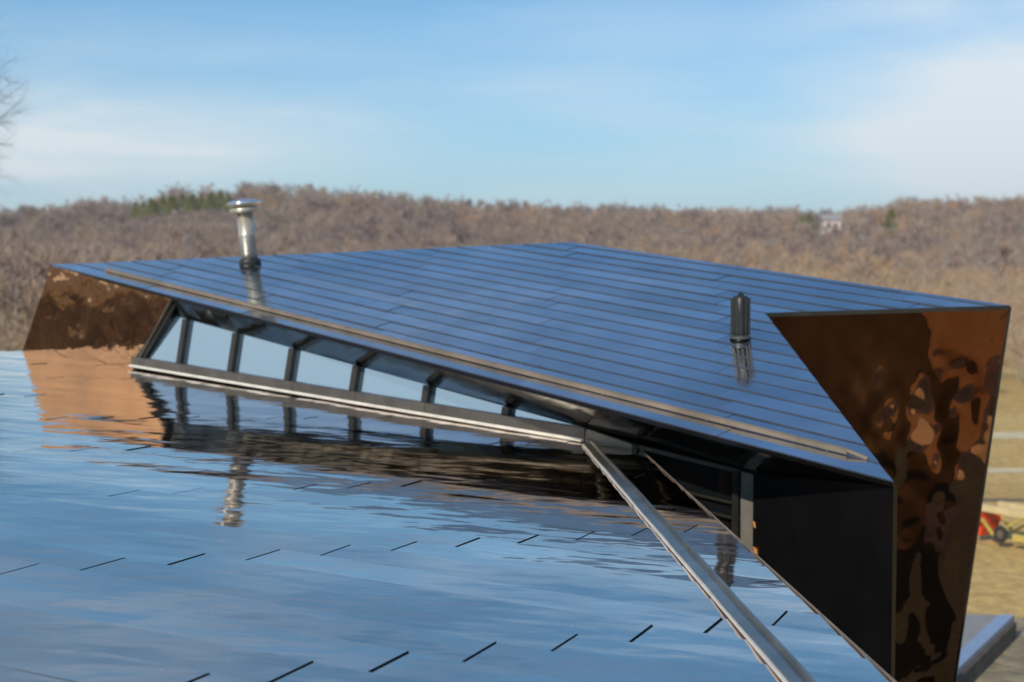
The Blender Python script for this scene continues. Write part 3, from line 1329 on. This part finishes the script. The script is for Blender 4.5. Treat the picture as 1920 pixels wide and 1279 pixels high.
tA, tB, tC = at_h(1700, 1148, H), at_h(1902, 1154, H), at_h(1752, 1297, H)
inn = (tA - tB).normalized()
dwn = (tC - tB).normalized()
tC = tB + dwn * 6
tD = tA + dwn * 6
M['slab'] = simple('terrace_stone', (0.24, 0.235, 0.22), 0.6, 0, 0.12, 3)
M['blueedge'] = simple('edge_metal', (0.30, 0.36, 0.48), 0.3, 0.5, 0.08, 3)
mb = MB()
e1, e2 = tB + inn * .26, tC + inn * .26
mb.slab([tA, e1, e2, tD], (0, 0, -H + .02))
mb.build('slab', M['slab'], sl)
mb = MB()
mb.slab([e1 + Vector((0, 0, .012)), tB + Vector((0, 0, .012)), tC + Vector((0, 0, .012)), e2 + Vector((0, 0, .012))], (0, 0, -.12))
mb.build('edge', M['blueedge'], sl)
mb = MB()
i2 = inn * .12
mb.slab([e1 + Vector((0, 0, -.115)) - inn * .3, tB + i2 + Vector((0, 0, -.115)), tC + i2 + Vector((0, 0, -.115)), e2 - inn * .3 + Vector((0, 0, -.115))], (0, 0, -.3))
mb.build('base', M['dark_brown'], sl)

# yellow boom lying on the field
by = empty('boom', gat(1880, 1012))
tag(by, 'yellow steel boom with a red end and dark wheel lying on the dry field', 'machinery')
M['yellow'] = simple('yellow_paint', (0.50, 0.38, 0.09), 0.45, 0, 0.15, 3)
M['palebar'] = simple('faded_yellow_paint', (0.56, 0.46, 0.24), 0.5, 0, 0.12, 3)
M['red'] = simple('red_paint', (0.62, 0.06, 0.015), 0.4, 0, 0.15, 3)
M['tyre'] = simple('rubber', (0.03, 0.03, 0.03), 0.8)
base = gat(1842, 1012)
bd = (gat(2010, 1046) - base)
bd.z = 0
bd.normalize()
perp = Vector((-bd.y, bd.x, 0))
u1 = Vector((0, 0, 1))
Lb = 5.0
mb = MB()
for off in (-.35, .35):
    mb.bar(base + bd * .2 + perp * off + u1 * .78, base + bd * Lb + perp * off + u1 * .78, u1, .12, .16)
mb.build('top_rail', M['palebar'], by)
mb = MB()
for off in (-.35, .35):
    mb.bar(base + bd * 1.2 + perp * off + u1 * .22, base + bd * Lb + perp * off + u1 * .22, u1, .12, .14)
    for t in (0.6, 2.4, 4.2):
        mb.bar(base + bd * t + perp * off + u1 * .24, base + bd * (t + .02) + perp * off + u1 * .26, u1, .1, .55)
        mb.tube(base + bd * t + perp * off + u1 * .25, base + bd * (t + .9) + perp * off + u1 * .8, .035, seg=8)
mb.build('frame', M['yellow'], by)
mb = MB()
mb.slab([base + bd * .0 + perp * -.45 + u1 * .48, base + bd * .28 + perp * -.45 + u1 * .48, base + bd * .28 + perp * -.45 + u1 * .82, base + perp * -.45 + u1 * .82], perp * .9)
mb.slab([base + bd * .02 + perp * -.3 + u1 * .16, base + bd * .2 + perp * -.3 + u1 * .16, base + bd * .26 + perp * -.3 + u1 * .47, base + bd * .02 + perp * -.3 + u1 * .47], perp * .6)
mb.build('end_plate', M['red'], by)
mb = MB()
wc = base + bd * .95 - perp * .5 + u1 * .34
for k in range(20):
    t0_, t1_ = k * math.pi / 10, (k + 1) * math.pi / 10
    mb.tube(wc + (bd * math.cos(t0_) + u1 * math.sin(t0_)) * .15, wc + (bd * math.cos(t1_) + u1 * math.sin(t1_)) * .15, .05, seg=8)
wl = mb.build('wheel', M['tyre'], by, True)
mb = MB()
mb.tube(wc - perp * .03, wc + perp * .15, .09, seg=16)
mb.build('rim', M['dark_brown'], wl)


# ------------------------------------------------------------------ thin air between here and the hill
hz = MB()
hz.slab([(-2700, -2700, -80), (2700, -2700, -80), (2700, 2700, -80), (-2700, 2700, -80)], (0, 0, 190))
m = bpy.data.materials.new('haze')
m.use_nodes = True
n, l = m.node_tree.nodes, m.node_tree.links
for q in list(n):
    if q.type == 'BSDF_PRINCIPLED':
        n.remove(q)
pv = n.new('ShaderNodeVolumePrincipled')
pv.inputs['Color'].default_value = (0.86, 0.92, 1.0, 1)
pv.inputs['Density'].default_value = 0.00022
pv.inputs['Anisotropy'].default_value = 0.2
l.new(pv.outputs[0], n['Material Output'].inputs['Volume'])
ho = hz.build('haze', m)
ho['kind'] = 'stuff'
